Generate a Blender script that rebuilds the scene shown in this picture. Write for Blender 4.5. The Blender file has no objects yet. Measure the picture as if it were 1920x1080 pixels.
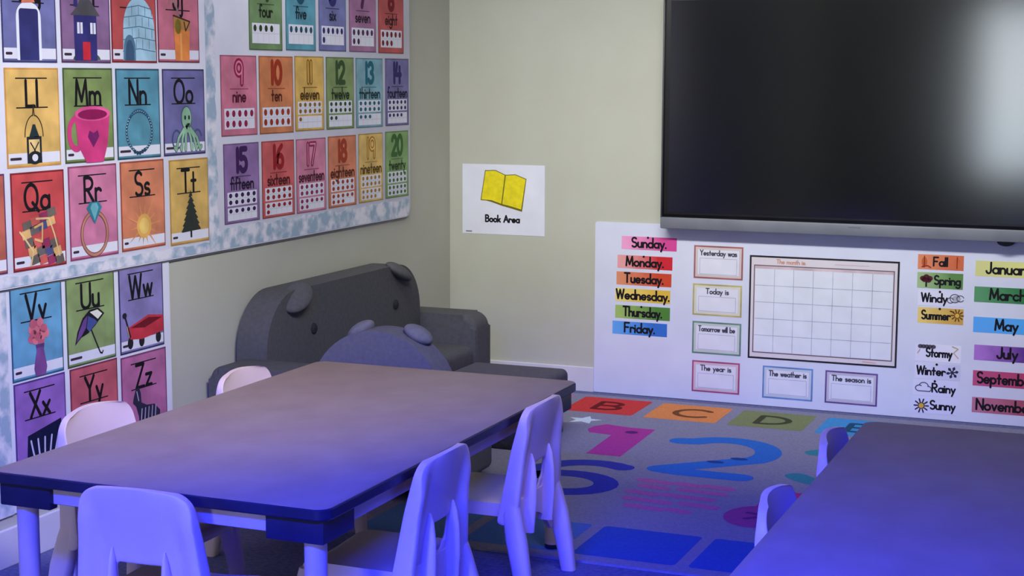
import bpy, bmesh, math, random
from mathutils import Vector, Matrix
random.seed(7)
SC = bpy.context.scene
COL = SC.collection
PI = math.pi

# ------------------------------------------------------------------ materials
def lin(c):
    c = c / 255.0
    return c / 12.92 if c <= 0.04045 else ((c + 0.055) / 1.055) ** 2.4
def RGB(r, g, b, k=1.0):
    return tuple(min(0.93, lin(v) * k) for v in (r, g, b)) + (1.0,)
PK = 1.3                                    # printed colours as seen in the photo -> paper colour
MATS = {}
def base_mat(name, rough=0.6, spec=0.3):
    m = bpy.data.materials.new(name); m.use_nodes = True
    b = m.node_tree.nodes['Principled BSDF']
    b.inputs['Roughness'].default_value = rough
    b.inputs['Specular IOR Level'].default_value = spec
    return m, m.node_tree, b
def mottled(name, c1, c2, scale=8.0, rough=0.6, spec=0.3, detail=3.0, bump=0.0, lo=0.35, hi=0.65, stretch=(1, 1, 1), coord='Object', bscale=None):
    """two colours mixed by noise: the general procedural surface of this room"""
    if name in MATS: return MATS[name]
    m, nt, b = base_mat(name, rough, spec)
    tc = nt.nodes.new('ShaderNodeTexCoord'); mp = nt.nodes.new('ShaderNodeMapping')
    mp.inputs['Scale'].default_value = stretch
    nt.links.new(tc.outputs[coord], mp.inputs['Vector'])
    nz = nt.nodes.new('ShaderNodeTexNoise'); nz.inputs['Scale'].default_value = scale; nz.inputs['Detail'].default_value = detail
    nt.links.new(mp.outputs['Vector'], nz.inputs['Vector'])
    r = nt.nodes.new('ShaderNodeValToRGB'); r.color_ramp.elements[0].position = lo; r.color_ramp.elements[1].position = hi
    r.color_ramp.elements[0].color = c1; r.color_ramp.elements[1].color = c2
    nt.links.new(nz.outputs['Fac'], r.inputs['Fac']); nt.links.new(r.outputs['Color'], b.inputs['Base Color'])
    if bump:
        bp = nt.nodes.new('ShaderNodeBump'); bp.inputs['Strength'].default_value = bump; bp.inputs['Distance'].default_value = 0.004
        n2 = nt.nodes.new('ShaderNodeTexNoise'); n2.inputs['Scale'].default_value = bscale or scale * 6
        nt.links.new(tc.outputs[coord], n2.inputs['Vector'])
        nt.links.new(n2.outputs['Fac'], bp.inputs['Height']); nt.links.new(bp.outputs['Normal'], b.inputs['Normal'])
    MATS[name] = m
    return m
def flat(name, r, g, b_, k=1.0, rough=0.6, spec=0.3, var=0.08, scale=30):
    c = RGB(r, g, b_, k)
    return mottled(name, tuple(v * (1 - var) for v in c[:3]) + (1,), tuple(min(.95, v * (1 + var)) for v in c[:3]) + (1,), scale, rough, spec)
def paper(r, g, b, k=None):
    """watercolour printed paper: its colour pools lighter and darker in soft blotches"""
    n = 'print_%d_%d_%d' % (r, g, b)
    g_ = (r + g + b) / 3; q = .86
    c = RGB(g_ + (r - g_) * q, g_ + (g - g_) * q, g_ + (b - g_) * q, PK if k is None else k)
    va = .03 if min(r, g, b) > 165 else .2
    return mottled(n, tuple(v * (1 - va) for v in c[:3]) + (1,), tuple(min(.93, v * (1 + va)) for v in c[:3]) + (1,), 9.0, .55, .25, detail=2.5)
def ink(r, g, b):
    return flat('ink_%d_%d_%d' % (r, g, b), r, g, b, 1.0, .6, .2)
def fade(name, a, b, axis=0):
    """printed strip whose ink runs from pale to full along its length"""
    if name in MATS: return MATS[name]
    m, nt, bs = base_mat(name, .5, .25)
    tc = nt.nodes.new('ShaderNodeTexCoord'); sp = nt.nodes.new('ShaderNodeSeparateXYZ')
    nt.links.new(tc.outputs['Generated'], sp.inputs[0])
    nz = nt.nodes.new('ShaderNodeTexNoise'); nz.inputs['Scale'].default_value = 14
    nt.links.new(tc.outputs['Object'], nz.inputs['Vector'])
    ma = nt.nodes.new('ShaderNodeMath'); ma.operation = 'MULTIPLY_ADD'; ma.inputs[1].default_value = .5; 
    nt.links.new(nz.outputs['Fac'], ma.inputs[0]); nt.links.new(sp.outputs[axis], ma.inputs[2])
    r = nt.nodes.new('ShaderNodeValToRGB'); r.color_ramp.elements[0].position = .3; r.color_ramp.elements[1].position = 1.1 if False else 1.0
    r.color_ramp.elements[0].color = a; r.color_ramp.elements[1].color = b
    nt.links.new(ma.outputs[0], r.inputs['Fac']); nt.links.new(r.outputs['Color'], bs.inputs['Base Color'])
    MATS[name] = m
    return m

WHITE = mottled('white_paper', RGB(222, 224, 236), RGB(230, 232, 243), 6, .55, .3)
BLACK = ink(22, 20, 26)
WALLM = mottled('wall_paint_greige', RGB(187, 188, 172), RGB(191, 192, 177), 3, .75, .2, bump=.05, bscale=220)
CEILM = mottled('ceiling_paint_white', RGB(225, 225, 222), RGB(232, 232, 230), 4, .9, .1)
TRIMM = mottled('trim_paint_white', RGB(212, 210, 214), RGB(220, 218, 222), 5, .45, .4)
CARPET = mottled('carpet_grey', RGB(98, 102, 138), RGB(116, 120, 156), 60, .95, .05, bump=.5, bscale=400)
BORDERM = mottled('watercolour_border', RGB(150, 172, 190, 1.1), RGB(226, 226, 234), 16, .6, .2, detail=5, lo=.42, hi=.6)
BLOTCH = mottled('watercolour_border_blue', RGB(140, 164, 184, 1.1), RGB(176, 194, 206, 1.1), 20, .6, .2, detail=4)
PLASTIC = mottled('chair_plastic_beige', RGB(236, 210, 194), RGB(241, 216, 200), 5, .38, .45)
LAMINATE = mottled('laminate_maple', RGB(150, 129, 114), RGB(160, 139, 123), 7, .5, .4, detail=5, stretch=(1.2, .09 * 10, 1), lo=.3, hi=.7)
NAVY = mottled('edge_moulding_navy', RGB(30, 30, 50), RGB(38, 38, 60), 12, .4, .4)
RAIL = mottled('table_rail_beige', RGB(205, 185, 172), RGB(214, 194, 180), 9, .5, .35)
LEGM = mottled('table_leg_beige', RGB(206, 186, 174), RGB(214, 194, 182), 9, .4, .45)
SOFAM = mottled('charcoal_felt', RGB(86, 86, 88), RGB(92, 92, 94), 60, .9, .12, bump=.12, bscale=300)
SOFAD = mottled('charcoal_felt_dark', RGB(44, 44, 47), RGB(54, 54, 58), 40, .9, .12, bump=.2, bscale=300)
EARM = mottled('ear_felt_grey', RGB(112, 112, 116), RGB(120, 120, 124), 60, .9, .12, bump=.2, bscale=300)
CHAIRGREY = mottled('mid_grey_felt', RGB(102, 102, 110), RGB(109, 109, 117), 60, .9, .12, bump=.12, bscale=300)
OTTO = mottled('ottoman_felt', RGB(86, 84, 92), RGB(93, 91, 99), 60, .9, .12, bump=.12, bscale=300)
TVBLACK = mottled('tv_case_black', RGB(12, 12, 13), RGB(18, 18, 19), 9, .35, .4)
SILVER = mottled('tv_silver_trim', RGB(112, 116, 124), RGB(122, 126, 134), 6, .42, .4)
def screen_mat():
    m, nt, b = base_mat('screen_matte_glass', .125, .7)
    tc = nt.nodes.new('ShaderNodeTexCoord'); nz = nt.nodes.new('ShaderNodeTexNoise'); nz.inputs['Scale'].default_value = 900
    nt.links.new(tc.outputs['Object'], nz.inputs['Vector'])
    r = nt.nodes.new('ShaderNodeValToRGB'); r.color_ramp.elements[0].color = (.004, .004, .0035, 1); r.color_ramp.elements[1].color = (.007, .007, .006, 1)
    nt.links.new(nz.outputs['Fac'], r.inputs['Fac']); nt.links.new(r.outputs['Color'], b.inputs['Base Color'])
    return m
SCREEN = screen_mat()

# ------------------------------------------------------------------ helpers
def smooth(me, angle=40):
    for p in me.polygons: p.use_smooth = True
    try: me.set_sharp_from_angle(angle=math.radians(angle))
    except Exception: pass
def link(name, me, parent=None, loc=None, mats=None):
    o = bpy.data.objects.new(name, me); COL.objects.link(o)
    if parent is not None: o.parent = parent
    if loc is not None: o.location = loc
    for m in (mats or []): me.materials.append(m)
    return o
def obj(name, bm, mat, parent=None, loc=None, sm=True, angle=40):
    bmesh.ops.recalc_face_normals(bm, faces=bm.faces[:])
    me = bpy.data.meshes.new(name); bm.to_mesh(me); bm.free()
    if sm: smooth(me, angle)
    return link(name, me, parent, loc, [mat])
def tag(o, label=None, cat=None, group=None, kind=None):
    if label: o['label'] = label
    if cat: o['category'] = cat
    if group: o['group'] = group
    if kind: o['kind'] = kind
    return o
def empty(name, loc=(0, 0, 0), rz=0.0):
    o = bpy.data.objects.new(name, None); COL.objects.link(o)
    o.location = loc; o.rotation_euler = (0, 0, rz); o.empty_display_size = .1
    return o
def copy_tree(o, parent=None):
    c = o.copy(); COL.objects.link(c)
    if parent is not None: c.parent = parent
    for ch in list(o.children): copy_tree(ch, c)
    return c
def add_box(bm, x0, x1, y0, y1, z0, z1):
    r = bmesh.ops.create_cube(bm, size=1.0)
    bmesh.ops.scale(bm, vec=(x1 - x0, y1 - y0, z1 - z0), verts=r['verts'])
    bmesh.ops.translate(bm, vec=((x0 + x1) / 2, (y0 + y1) / 2, (z0 + z1) / 2), verts=r['verts'])
    return r['verts']
def box(x0, x1, y0, y1, z0, z1, bev=0.0, seg=2):
    bm = bmesh.new(); add_box(bm, x0, x1, y0, y1, z0, z1)
    if bev: bmesh.ops.bevel(bm, geom=bm.edges[:], offset=bev, segments=seg, profile=.5, affect='EDGES')
    return bm
def prism(pts, d0, d1, plane='yz', bev=0.0, seg=3):
    """closed outline extruded along the third axis"""
    bm = bmesh.new()
    def P(a, b, d): return {'yz': (d, a, b), 'xz': (a, d, b), 'xy': (a, b, d)}[plane]
    v0 = [bm.verts.new(P(a, b, d0)) for a, b in pts]; v1 = [bm.verts.new(P(a, b, d1)) for a, b in pts]
    f0 = bm.faces.new(v0); f1 = bm.faces.new(list(reversed(v1)))
    n = len(pts)
    for i in range(n): bm.faces.new((v0[i], v1[i], v1[(i + 1) % n], v0[(i + 1) % n]))
    if bev:
        bmesh.ops.bevel(bm, geom=list(set(f0.edges) | set(f1.edges)), offset=bev, segments=seg, profile=.5, affect='EDGES')
    return bm
def rounded(x0, x1, y0, y1, radii, n=8):
    """rounded rectangle outline, radii for bl, br, tr, tl"""
    out = []
    for (cx, cy, r, a0) in ((x0 + radii[0], y0 + radii[0], radii[0], 180), (x1 - radii[1], y0 + radii[1], radii[1], 270),
                            (x1 - radii[2], y1 - radii[2], radii[2], 0), (x0 + radii[3], y1 - radii[3], radii[3], 90)):
        if r <= 1e-5: out.append((cx, cy)); continue
        for i in range(n + 1):
            a = math.radians(a0 + 90 * i / n); out.append((cx + r * math.cos(a), cy + r * math.sin(a)))
    return out
def lathe(profile, n=24, cx=0, cy=0):
    bm = bmesh.new(); rings = []
    for r, z in profile:
        rings.append([bm.verts.new((cx + r * math.cos(2 * PI * i / n), cy + r * math.sin(2 * PI * i / n), z)) for i in range(n)])
    for a, b in zip(rings, rings[1:]):
        for i in range(n): bm.faces.new((a[i], a[(i + 1) % n], b[(i + 1) % n], b[i]))
    bm.faces.new(list(reversed(rings[0]))); bm.faces.new(rings[-1])
    return bm
def ellipsoid(rx, ry, rz, mtx=None, pinch=0.0):
    bm = bmesh.new(); bmesh.ops.create_uvsphere(bm, u_segments=24, v_segments=14, radius=1.0)
    for v in bm.verts: v.co = Vector((v.co.x * rx, v.co.y * ry, v.co.z * rz))
    if mtx is not None: bmesh.ops.transform(bm, matrix=mtx, verts=bm.verts[:])
    return bm
def loft(sections, n=12, power=3.0):
    """stack of rounded sections (centre, half width x, half depth y)"""
    bm = bmesh.new(); rings = []
    for (cx, cy, cz), hx, hy in sections:
        ring = []
        for i in range(n * 2):
            a = 2 * PI * i / (n * 2); c, s = math.cos(a), math.sin(a)
            ring.append(bm.verts.new((cx + hx * math.copysign(abs(c) ** (2 / power), c), cy + hy * math.copysign(abs(s) ** (2 / power), s), cz)))
        rings.append(ring)
    for a, b in zip(rings, rings[1:]):
        for i in range(len(a)): bm.faces.new((a[i], a[(i + 1) % len(a)], b[(i + 1) % len(a)], b[i]))
    bm.faces.new(list(reversed(rings[0]))); bm.faces.new(rings[-1])
    return bm

# ------------------------------------------------------------------ handwriting: every glyph is a few pen strokes
def A(cx, cy, rx, ry, a0, a1, n=14):
    return [(cx + rx * math.cos(math.radians(a0 + (a1 - a0) * i / n)), cy + ry * math.sin(math.radians(a0 + (a1 - a0) * i / n))) for i in range(n + 1)]
O_ = A(.25, .25, .25, .25, 0, 360, 22)
DOT = lambda x, y: [(x, y), (x, y + .015)]
GL = {
 'a': (.5, [O_, [(.5, .5), (.5, 0)]]), 'b': (.5, [O_, [(0, 1), (0, 0)]]), 'c': (.44, [A(.25, .25, .25, .25, 45, 315)]),
 'd': (.5, [O_, [(.5, 1), (.5, 0)]]), 'e': (.5, [[(0, .25)] + A(.25, .25, .25, .25, 0, 315)]),
 'f': (.32, [A(.29, .82, .14, .16, 25, 180) + [(.15, 0)], [(0, .5), (.32, .5)]]),
 'g': (.5, [O_, [(.5, .5), (.5, -.12)] + A(.25, -.12, .25, .22, 0, -150)]),
 'h': (.44, [[(0, 1), (0, 0)], A(.22, .28, .22, .22, 180, 0) + [(.44, 0)]]), 'i': (.04, [[(0, .5), (0, 0)], DOT(0, .72)]),
 'j': (.12, [[(.1, .5), (.1, -.15)] + A(-.05, -.15, .15, .16, 0, -120), DOT(.1, .72)]),
 'k': (.4, [[(0, 1), (0, 0)], [(.38, .5), (0, .2)], [(.13, .3), (.4, 0)]]), 'l': (.04, [[(0, 1), (0, 0)]]),
 'm': (.7, [[(0, .5), (0, 0)], A(.175, .3, .175, .2, 180, 0) + [(.35, 0)], A(.525, .3, .175, .2, 180, 0) + [(.7, 0)]]),
 'n': (.42, [[(0, .5), (0, 0)], A(.21, .28, .21, .22, 180, 0) + [(.42, 0)]]), 'o': (.5, [O_]),
 'p': (.5, [O_, [(0, .5), (0, -.38)]]), 'q': (.58, [O_, [(.5, .5), (.5, -.3), (.62, -.2)]]),
 'r': (.34, [[(0, .5), (0, 0)], A(.2, .28, .2, .22, 180, 40)]),
 's': (.36, [A(.19, .375, .16, .125, 35, 270) + A(.19, .125, .17, .125, 90, -145)]),
 't': (.34, [[(.16, .85), (.16, 0)], [(0, .5), (.34, .5)]]), 'u': (.4, [[(0, .5)] + A(.2, .2, .2, .2, 180, 360) + [(.4, .5), (.4, 0)]]),
 'v': (.4, [[(0, .5), (.2, 0), (.4, .5)]]), 'w': (.62, [[(0, .5), (.15, 0), (.31, .5), (.46, 0), (.62, .5)]]),
 'x': (.4, [[(0, .5), (.4, 0)], [(.4, .5), (0, 0)]]), 'y': (.42, [[(0, .5), (.21, 0)], [(.42, .5), (.08, -.36)]]),
 'z': (.4, [[(0, .5), (.4, .5), (0, 0), (.4, 0)]]),
 'A': (.7, [[(0, 0), (.35, 1), (.7, 0)], [(.12, .36), (.58, .36)]]),
 'B': (.52, [[(0, 0), (0, 1)], [(0, 1)] + A(.2, .76, .26, .24, 90, -90) + [(0, .52)], [(0, .52)] + A(.24, .26, .28, .26, 90, -90) + [(0, 0)]]),
 'C': (.62, [A(.4, .5, .4, .5, 45, 315)]), 'D': (.6, [[(0, 0), (0, 1)], [(0, 1)] + A(.12, .5, .48, .5, 90, -90) + [(0, 0)]]),
 'E': (.5, [[(.5, 1), (0, 1), (0, 0), (.5, 0)], [(0, .52), (.42, .52)]]), 'F': (.5, [[(.5, 1), (0, 1), (0, 0)], [(0, .52), (.4, .52)]]),
 'G': (.7, [A(.38, .5, .38, .5, 45, 350) + [(.42, .45)]]), 'H': (.56, [[(0, 0), (0, 1)], [(.56, 0), (.56, 1)], [(0, .5), (.56, .5)]]),
 'I': (.44, [[(.22, 0), (.22, 1)], [(0, 1), (.44, 1)], [(0, 0), (.44, 0)]]), 'J': (.42, [[(.4, 1), (.4, .25)] + A(.2, .25, .2, .25, 0, -170)]),
 'K': (.54, [[(0, 0), (0, 1)], [(.5, 1), (0, .42)], [(.16, .6), (.54, 0)]]), 'L': (.48, [[(0, 1), (0, 0), (.48, 0)]]),
 'M': (.74, [[(0, 0), (.08, 1), (.37, .15), (.66, 1), (.74, 0)]]), 'N': (.6, [[(0, 0), (0, 1), (.6, 0), (.6, 1)]]),
 'O': (.76, [A(.38, .5, .38, .5, 0, 360, 26)]), 'P': (.52, [[(0, 0), (0, 1)], [(0, 1)] + A(.22, .74, .3, .26, 90, -90) + [(0, .48)]]),
 'Q': (.8, [A(.38, .5, .38, .5, 0, 360, 26), [(.45, .28), (.8, -.06)]]),
 'R': (.56, [[(0, 0), (0, 1)], [(0, 1)] + A(.22, .75, .3, .25, 90, -90) + [(0, .5)], [(.18, .5), (.56, 0)]]),
 'S': (.52, [A(.27, .75, .24, .25, 35, 270) + A(.27, .25, .26, .25, 90, -145)]),
 'T': (.6, [[(0, 1), (.6, 1)], [(.3, 1), (.3, 0)]]), 'U': (.58, [[(0, 1)] + A(.29, .29, .29, .29, 180, 360) + [(.58, 1)]]),
 'V': (.62, [[(0, 1), (.31, 0), (.62, 1)]]), 'W': (.86, [[(0, 1), (.2, 0), (.43, .95), (.66, 0), (.86, 1)]]),
 'X': (.6, [[(0, 1), (.6, 0)], [(.6, 1), (0, 0)]]), 'Y': (.58, [[(0, 1), (.29, .5), (.58, 1)], [(.29, .5), (.29, 0)]]),
 'Z': (.56, [[(0, 1), (.56, 1), (0, 0), (.56, 0)]]),
 '0': (.58, [A(.29, .5, .29, .5, 0, 360, 26)]), '1': (.12, [[(.06, 1), (.06, 0)]]),
 '2': (.56, [A(.27, .72, .27, .28, 165, -35) + [(0, 0), (.56, 0)]]), '3': (.54, [A(.25, .75, .25, .25, 150, -80) , A(.25, .26, .28, .26, 85, -150)]),
 '4': (.56, [[(.1, 1), (0, .4), (.56, .4)], [(.42, .8), (.42, 0)]]), '5': (.54, [[(.5, 1), (.06, 1), (.04, .58)] + A(.25, .3, .28, .3, 120, -150)]),
 '6': (.54, [[(.44, 1)] + A(.5, .3, .48, .66, 130, 180)[:8] + A(.27, .28, .27, .28, 180, 540, 24)]), '7': (.52, [[(0, 1), (.52, 1), (.18, 0)]]),
 '8': (.52, [A(.26, .76, .22, .24, 0, 360, 22), A(.26, .26, .26, .26, 0, 360, 22)]), '9': (.54, [A(.27, .7, .27, .29, 0, 360, 24), [(.54, .7), (.5, 0)]]),
 '.': (.05, [DOT(.02, .02)]), ',': (.08, [[(.05, .05), (0, -.14)]]), ':': (.05, [DOT(.02, .05), DOT(.02, .4)]), ' ': (.3, []),
}
GAP = .17

class Art:
    """flat printed sheet in its own x-y plane (z is towards the viewer); one mesh with several inks"""
    def __init__(s): s.v = []; s.f = []; s.fm = []; s.m = []; s.ci = 0
    def mi(s, m):
        if m not in s.m: s.m.append(m)
        return s.m.index(m)
    def face(s, pts, m, z):
        i = len(s.v); s.v += [(x, y, z) for x, y in pts]; s.f.append(list(range(i, i + len(pts)))); s.fm.append(s.mi(m))
    def sheet(s, x0, x1, y0, y1, t, m, r=0.0):
        pts = rounded(x0, x1, y0, y1, (r,) * 4, 5) if r else [(x0, y0), (x1, y0), (x1, y1), (x0, y1)]
        n = len(pts); i = len(s.v)
        s.v += [(x, y, 0) for x, y in pts] + [(x, y, t) for x, y in pts]
        s.f.append(list(range(i + n - 1, i - 1, -1))); s.f.append(list(range(i + n, i + 2 * n)))
        for k in range(n): s.f.append([i + k, i + (k + 1) % n, i + n + (k + 1) % n, i + n + k])
        s.fm += [s.mi(m)] * (n + 2); s.t = t
    def L(s, k): return s.t + .00035 * k
    def rect(s, x0, x1, y0, y1, m, k=1): s.face([(x0, y0), (x1, y0), (x1, y1), (x0, y1)], m, s.L(k))
    def poly(s, pts, m, k=1): s.face(pts, m, s.L(k))
    def ell(s, cx, cy, rx, ry, m, k=1, n=22, a0=0, a1=360):
        pts = [(cx + rx * math.cos(math.radians(a0 + (a1 - a0) * i / n)), cy + ry * math.sin(math.radians(a0 + (a1 - a0) * i / n))) for i in range(n + (a1 - a0 < 360))]
        s.face(pts, m, s.L(k))
    def frame(s, x0, x1, y0, y1, w, m, k=1):
        s.rect(x0, x1, y0, y0 + w, m, k); s.rect(x0, x1, y1 - w, y1, m, k); s.rect(x0, x0 + w, y0 + w, y1 - w, m, k); s.rect(x1 - w, x1, y0 + w, y1 - w, m, k)
    def stroke(s, pts, w, m, k=1, cap=True):
        """one pen stroke: a mitred ribbon with round ends, each stroke a hair above the one before"""
        p = [pts[0]]
        for q in pts[1:]:
            if math.hypot(q[0] - p[-1][0], q[1] - p[-1][1]) > 1e-6: p.append(q)
        if len(p) < 2: return
        for i in range(1, len(p) - 1):          # a sharp turn starts a new stroke
            ax, ay, bx, by = p[i][0] - p[i - 1][0], p[i][1] - p[i - 1][1], p[i + 1][0] - p[i][0], p[i + 1][1] - p[i][1]
            if (ax * bx + ay * by) < .35 * math.hypot(ax, ay) * math.hypot(bx, by):
                s.stroke(p[:i + 1], w, m, k); s.stroke(p[i:], w, m, k); return
        s.ci = (s.ci + 1) % 8; z = s.L(k) + s.ci * .00003; h = w / 2; n = len(p)
        closed = n > 3 and math.hypot(p[0][0] - p[-1][0], p[0][1] - p[-1][1]) < 1e-5
        dirs = []
        for (a, b), (c, d) in zip(p, p[1:]):
            l = math.hypot(c - a, d - b); dirs.append(((c - a) / l, (d - b) / l))
        lft, rgt = [], []
        for i in range(n):
            d0 = dirs[i - 1] if i else (dirs[-1] if closed else dirs[0]); d1 = dirs[i] if i < n - 1 else (dirs[0] if closed else dirs[-1])
            nx, ny = -(d0[1] + d1[1]), d0[0] + d1[0]; l = math.hypot(nx, ny)
            if l < .35: nx, ny, l = -d1[1], d1[0], 1.0
            nx, ny = nx / l, ny / l; c = max(.45, nx * -d1[1] + ny * d1[0]); o = h / c
            lft.append((p[i][0] + nx * o, p[i][1] + ny * o)); rgt.append((p[i][0] - nx * o, p[i][1] - ny * o))
        for i in range(n - 1): s.face([rgt[i], rgt[i + 1], lft[i + 1], lft[i]], m, z)
        if not closed:
            for (x, y), (dx, dy), sg in ((p[0], dirs[0], -1), (p[-1], dirs[-1], 1)):
                a0 = math.atan2(dy * sg, dx * sg); s.face([(x + h * math.cos(a0 + t), y + h * math.sin(a0 + t)) for t in [-PI / 2 + PI * i / 6 for i in range(7)]], m, z)
    def width(s, t): return sum(GL[c][0] + GAP for c in t) - GAP
    def text(s, t, cx, y, h, w, m, k=1, maxw=None, sx=1.0):
        """h = capital height, w = pen width, centred on cx"""
        W = s.width(t); 
        if maxw and W * h * sx > maxw: sx = maxw / (W * h)
        x = cx - W * h * sx / 2
        for c in t:
            adv, st = GL[c]
            for p in st: s.stroke([(x + a * h * sx, y + b * h) for a, b in p], w, m, k)
            x += (adv + GAP) * h * sx
    def build(s, name, mtx, parent=None):
        me = bpy.data.meshes.new(name); me.from_pydata(s.v, [], s.f)
        for m in s.m: me.materials.append(m)
        me.polygons.foreach_set('material_index', s.fm); me.update()
        o = bpy.data.objects.new(name, me); COL.objects.link(o)
        if parent is not None: o.parent = parent
        o.matrix_world = mtx
        return o
def on_left(y, z, d):     # sheet origin on the left wall, x of the sheet runs towards the far corner
    return Matrix(((0, 0, 1, d), (1, 0, 0, y), (0, 1, 0, z), (0, 0, 0, 1)))
def on_back(x, z, d, roll=0.0):
    M = Matrix(((1, 0, 0, x), (0, 0, -1, -d), (0, 1, 0, z), (0, 0, 0, 1)))
    return M @ Matrix.Rotation(roll, 4, 'Z') if roll else M
def on_floor(x, y, z): return Matrix.Translation((x, y, z))

# ------------------------------------------------------------------ room
RX, RY, RZ = 6.2, -10.4, 2.8
def struct(name, bm, mat, label=None, sm=False):
    return tag(obj(name, bm, mat, None, None, sm), label, None, None, 'structure')
struct('floor', box(-.15, RX + .15, RY - .15, .15, -.1, 0), CARPET)
struct('ceiling', box(-.15, RX + .15, RY - .15, .15, RZ, RZ + .1), CEILM)
struct('wall_left', box(-.15, 0, RY, 0, 0, RZ), WALLM)
struct('wall_back', box(-.15, RX + .15, 0, .15, 0, RZ), WALLM)
struct('wall_right', box(RX, RX + .15, RY, 0, 0, RZ), WALLM)
WX0, WX1, WZ0, WZ1 = 1.58, 2.40, .55, 2.42     # window in the wall behind the camera
bm = bmesh.new()
add_box(bm, -.15, WX0, RY - .15, RY, 0, RZ); add_box(bm, WX1, RX + .15, RY - .15, RY, 0, RZ)
add_box(bm, WX0, WX1, RY - .15, RY, 0, WZ0); add_box(bm, WX0, WX1, RY - .15, RY, WZ1, RZ)
struct('wall_front', bm, WALLM)
bm = bmesh.new()
for a, b, c, d in ((WX0, WX0 + .06, WZ0, WZ1), (WX1 - .06, WX1, WZ0, WZ1), (WX0, WX1, WZ0, WZ0 + .06), (WX0, WX1, WZ1 - .06, WZ1)):
    add_box(bm, a, b, RY - .10, RY - .03, c, d)
win = struct('window_1', bm, TRIMM)
def pane_mat():
    m = bpy.data.materials.new('window_daylight'); m.use_nodes = True; nt = m.node_tree
    b = nt.nodes['Principled BSDF']; b.inputs['Base Color'].default_value = (.8, .85, .9, 1)
    tc = nt.nodes.new('ShaderNodeTexCoord'); nz = nt.nodes.new('ShaderNodeTexNoise'); nz.inputs['Scale'].default_value = 1.2
    nt.links.new(tc.outputs['Object'], nz.inputs['Vector'])
    r = nt.nodes.new('ShaderNodeValToRGB'); r.color_ramp.elements[0].color = (.72, .87, 1, 1); r.color_ramp.elements[1].color = (.95, .99, 1, 1)
    nt.links.new(nz.outputs['Fac'], r.inputs['Fac']); nt.links.new(r.outputs['Color'], b.inputs['Emission Color'])
    b.inputs['Emission Strength'].default_value = WIN_E
    return m
WIN_E = 14.5
obj('pane', box(WX0 + .06, WX1 - .06, RY - .075, RY - .065, WZ0 + .06, WZ1 - .06), pane_mat(), win, sm=False)
struct('baseboard_back', box(.0, .817, -.014, 0, 0, .13, .004), TRIMM)
struct('baseboard_left', box(0, .014, RY, -.014, 0, .13, .004), TRIMM)

# ------------------------------------------------------------------ left wall: bulletin board and lower poster sheet
bd = empty('bulletin_board', (0, -2.4, .925))
tag(bd, 'long white bulletin board of alphabet and number cards edged with blue watercolour trim', 'bulletin board')
BY0, BY1, BZ0, BZ1 = -4.35, -.515, .925, 2.45
def bchild(name, bm, m): 
    o = obj(name, bm, m, bd, sm=True); o.matrix_parent_inverse = Matrix.Translation((0, 2.4, -.925)); return o
bchild('panel', prism(rounded(BY0, BY1, BZ0, BZ1, (.01, .045, .02, .01)), .001, .018, 'yz', .003, 2), WHITE)
bchild('edge_moulding', prism(rounded(BY0 - .004, BY1 + .006, BZ0 - .007, BZ1 + .004, (.01, .05, .02, .01)), .0005, .012, 'yz'), mottled('board_edge_grey', RGB(104, 106, 104), RGB(118, 120, 118), 9, .5, .3))
def wavy_strip(along0, along1, base, top, axis, amp, seed):
    """border trim: straight outer edge, cloud-like inner edge"""
    rnd = random.Random(seed); n = int((along1 - along0) / .028); pts = []
    for i in range(n + 1):
        t = along0 + (along1 - along0) * i / n
        pts.append((t, top + amp * (math.sin(i * .9 + seed) * .6 + rnd.uniform(-.7, .7))))
    lo = [(along1, base), (along0, base)]
    ring = pts + lo
    return [(a, b) for a, b in ring] if axis == 'h' else [(b, a) for a, b in ring]
def strip(name, along0, along1, base, top, axis, amp, seed, m, d):
    bm = bmesh.new(); pts = wavy_strip(along0, along1, base, top, axis, amp, seed)
    vs = [bm.verts.new((d, y, z)) for y, z in pts]; f = bm.faces.new(vs)
    r = bmesh.ops.extrude_face_region(bm, geom=[f]); bmesh.ops.translate(bm, vec=(-.0012, 0, 0), verts=[g for g in r['geom'] if isinstance(g, bmesh.types.BMVert)])
    return bchild(name, bm, m)
strip('border_trim', BY0 + .01, -2.30, .93, .966, 'h', .006, 1, BORDERM, .0195)
strip('border_trim', -2.30, -.535, .93, 1.008, 'h', .010, 3, BORDERM, .0195)
strip('border_trim', .94, 2.40, -2.325, -2.262, 'v', .006, 5, BORDERM, .0210)
# lower sheet
PY0, PY1, PZ0, PZ1 = -3.75, -2.588, .17, .918
lp = empty('poster_sheet', (0, -3.1, .22))
tag(lp, 'white poster sheet below the board, holding the last alphabet cards', 'poster')
def pchild(name, bm, m):
    o = obj(name, bm, m, lp); o.matrix_parent_inverse = Matrix.Translation((0, 3.1, -.22)); return o
pchild('backing', box(.001, .008, PY0, PY1, PZ0, PZ1, .002, 1), WHITE)
bm = box(.0082, .0092, PY0, -3.515, PZ0, PZ1); pchild('border_trim', bm, BORDERM)

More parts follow.
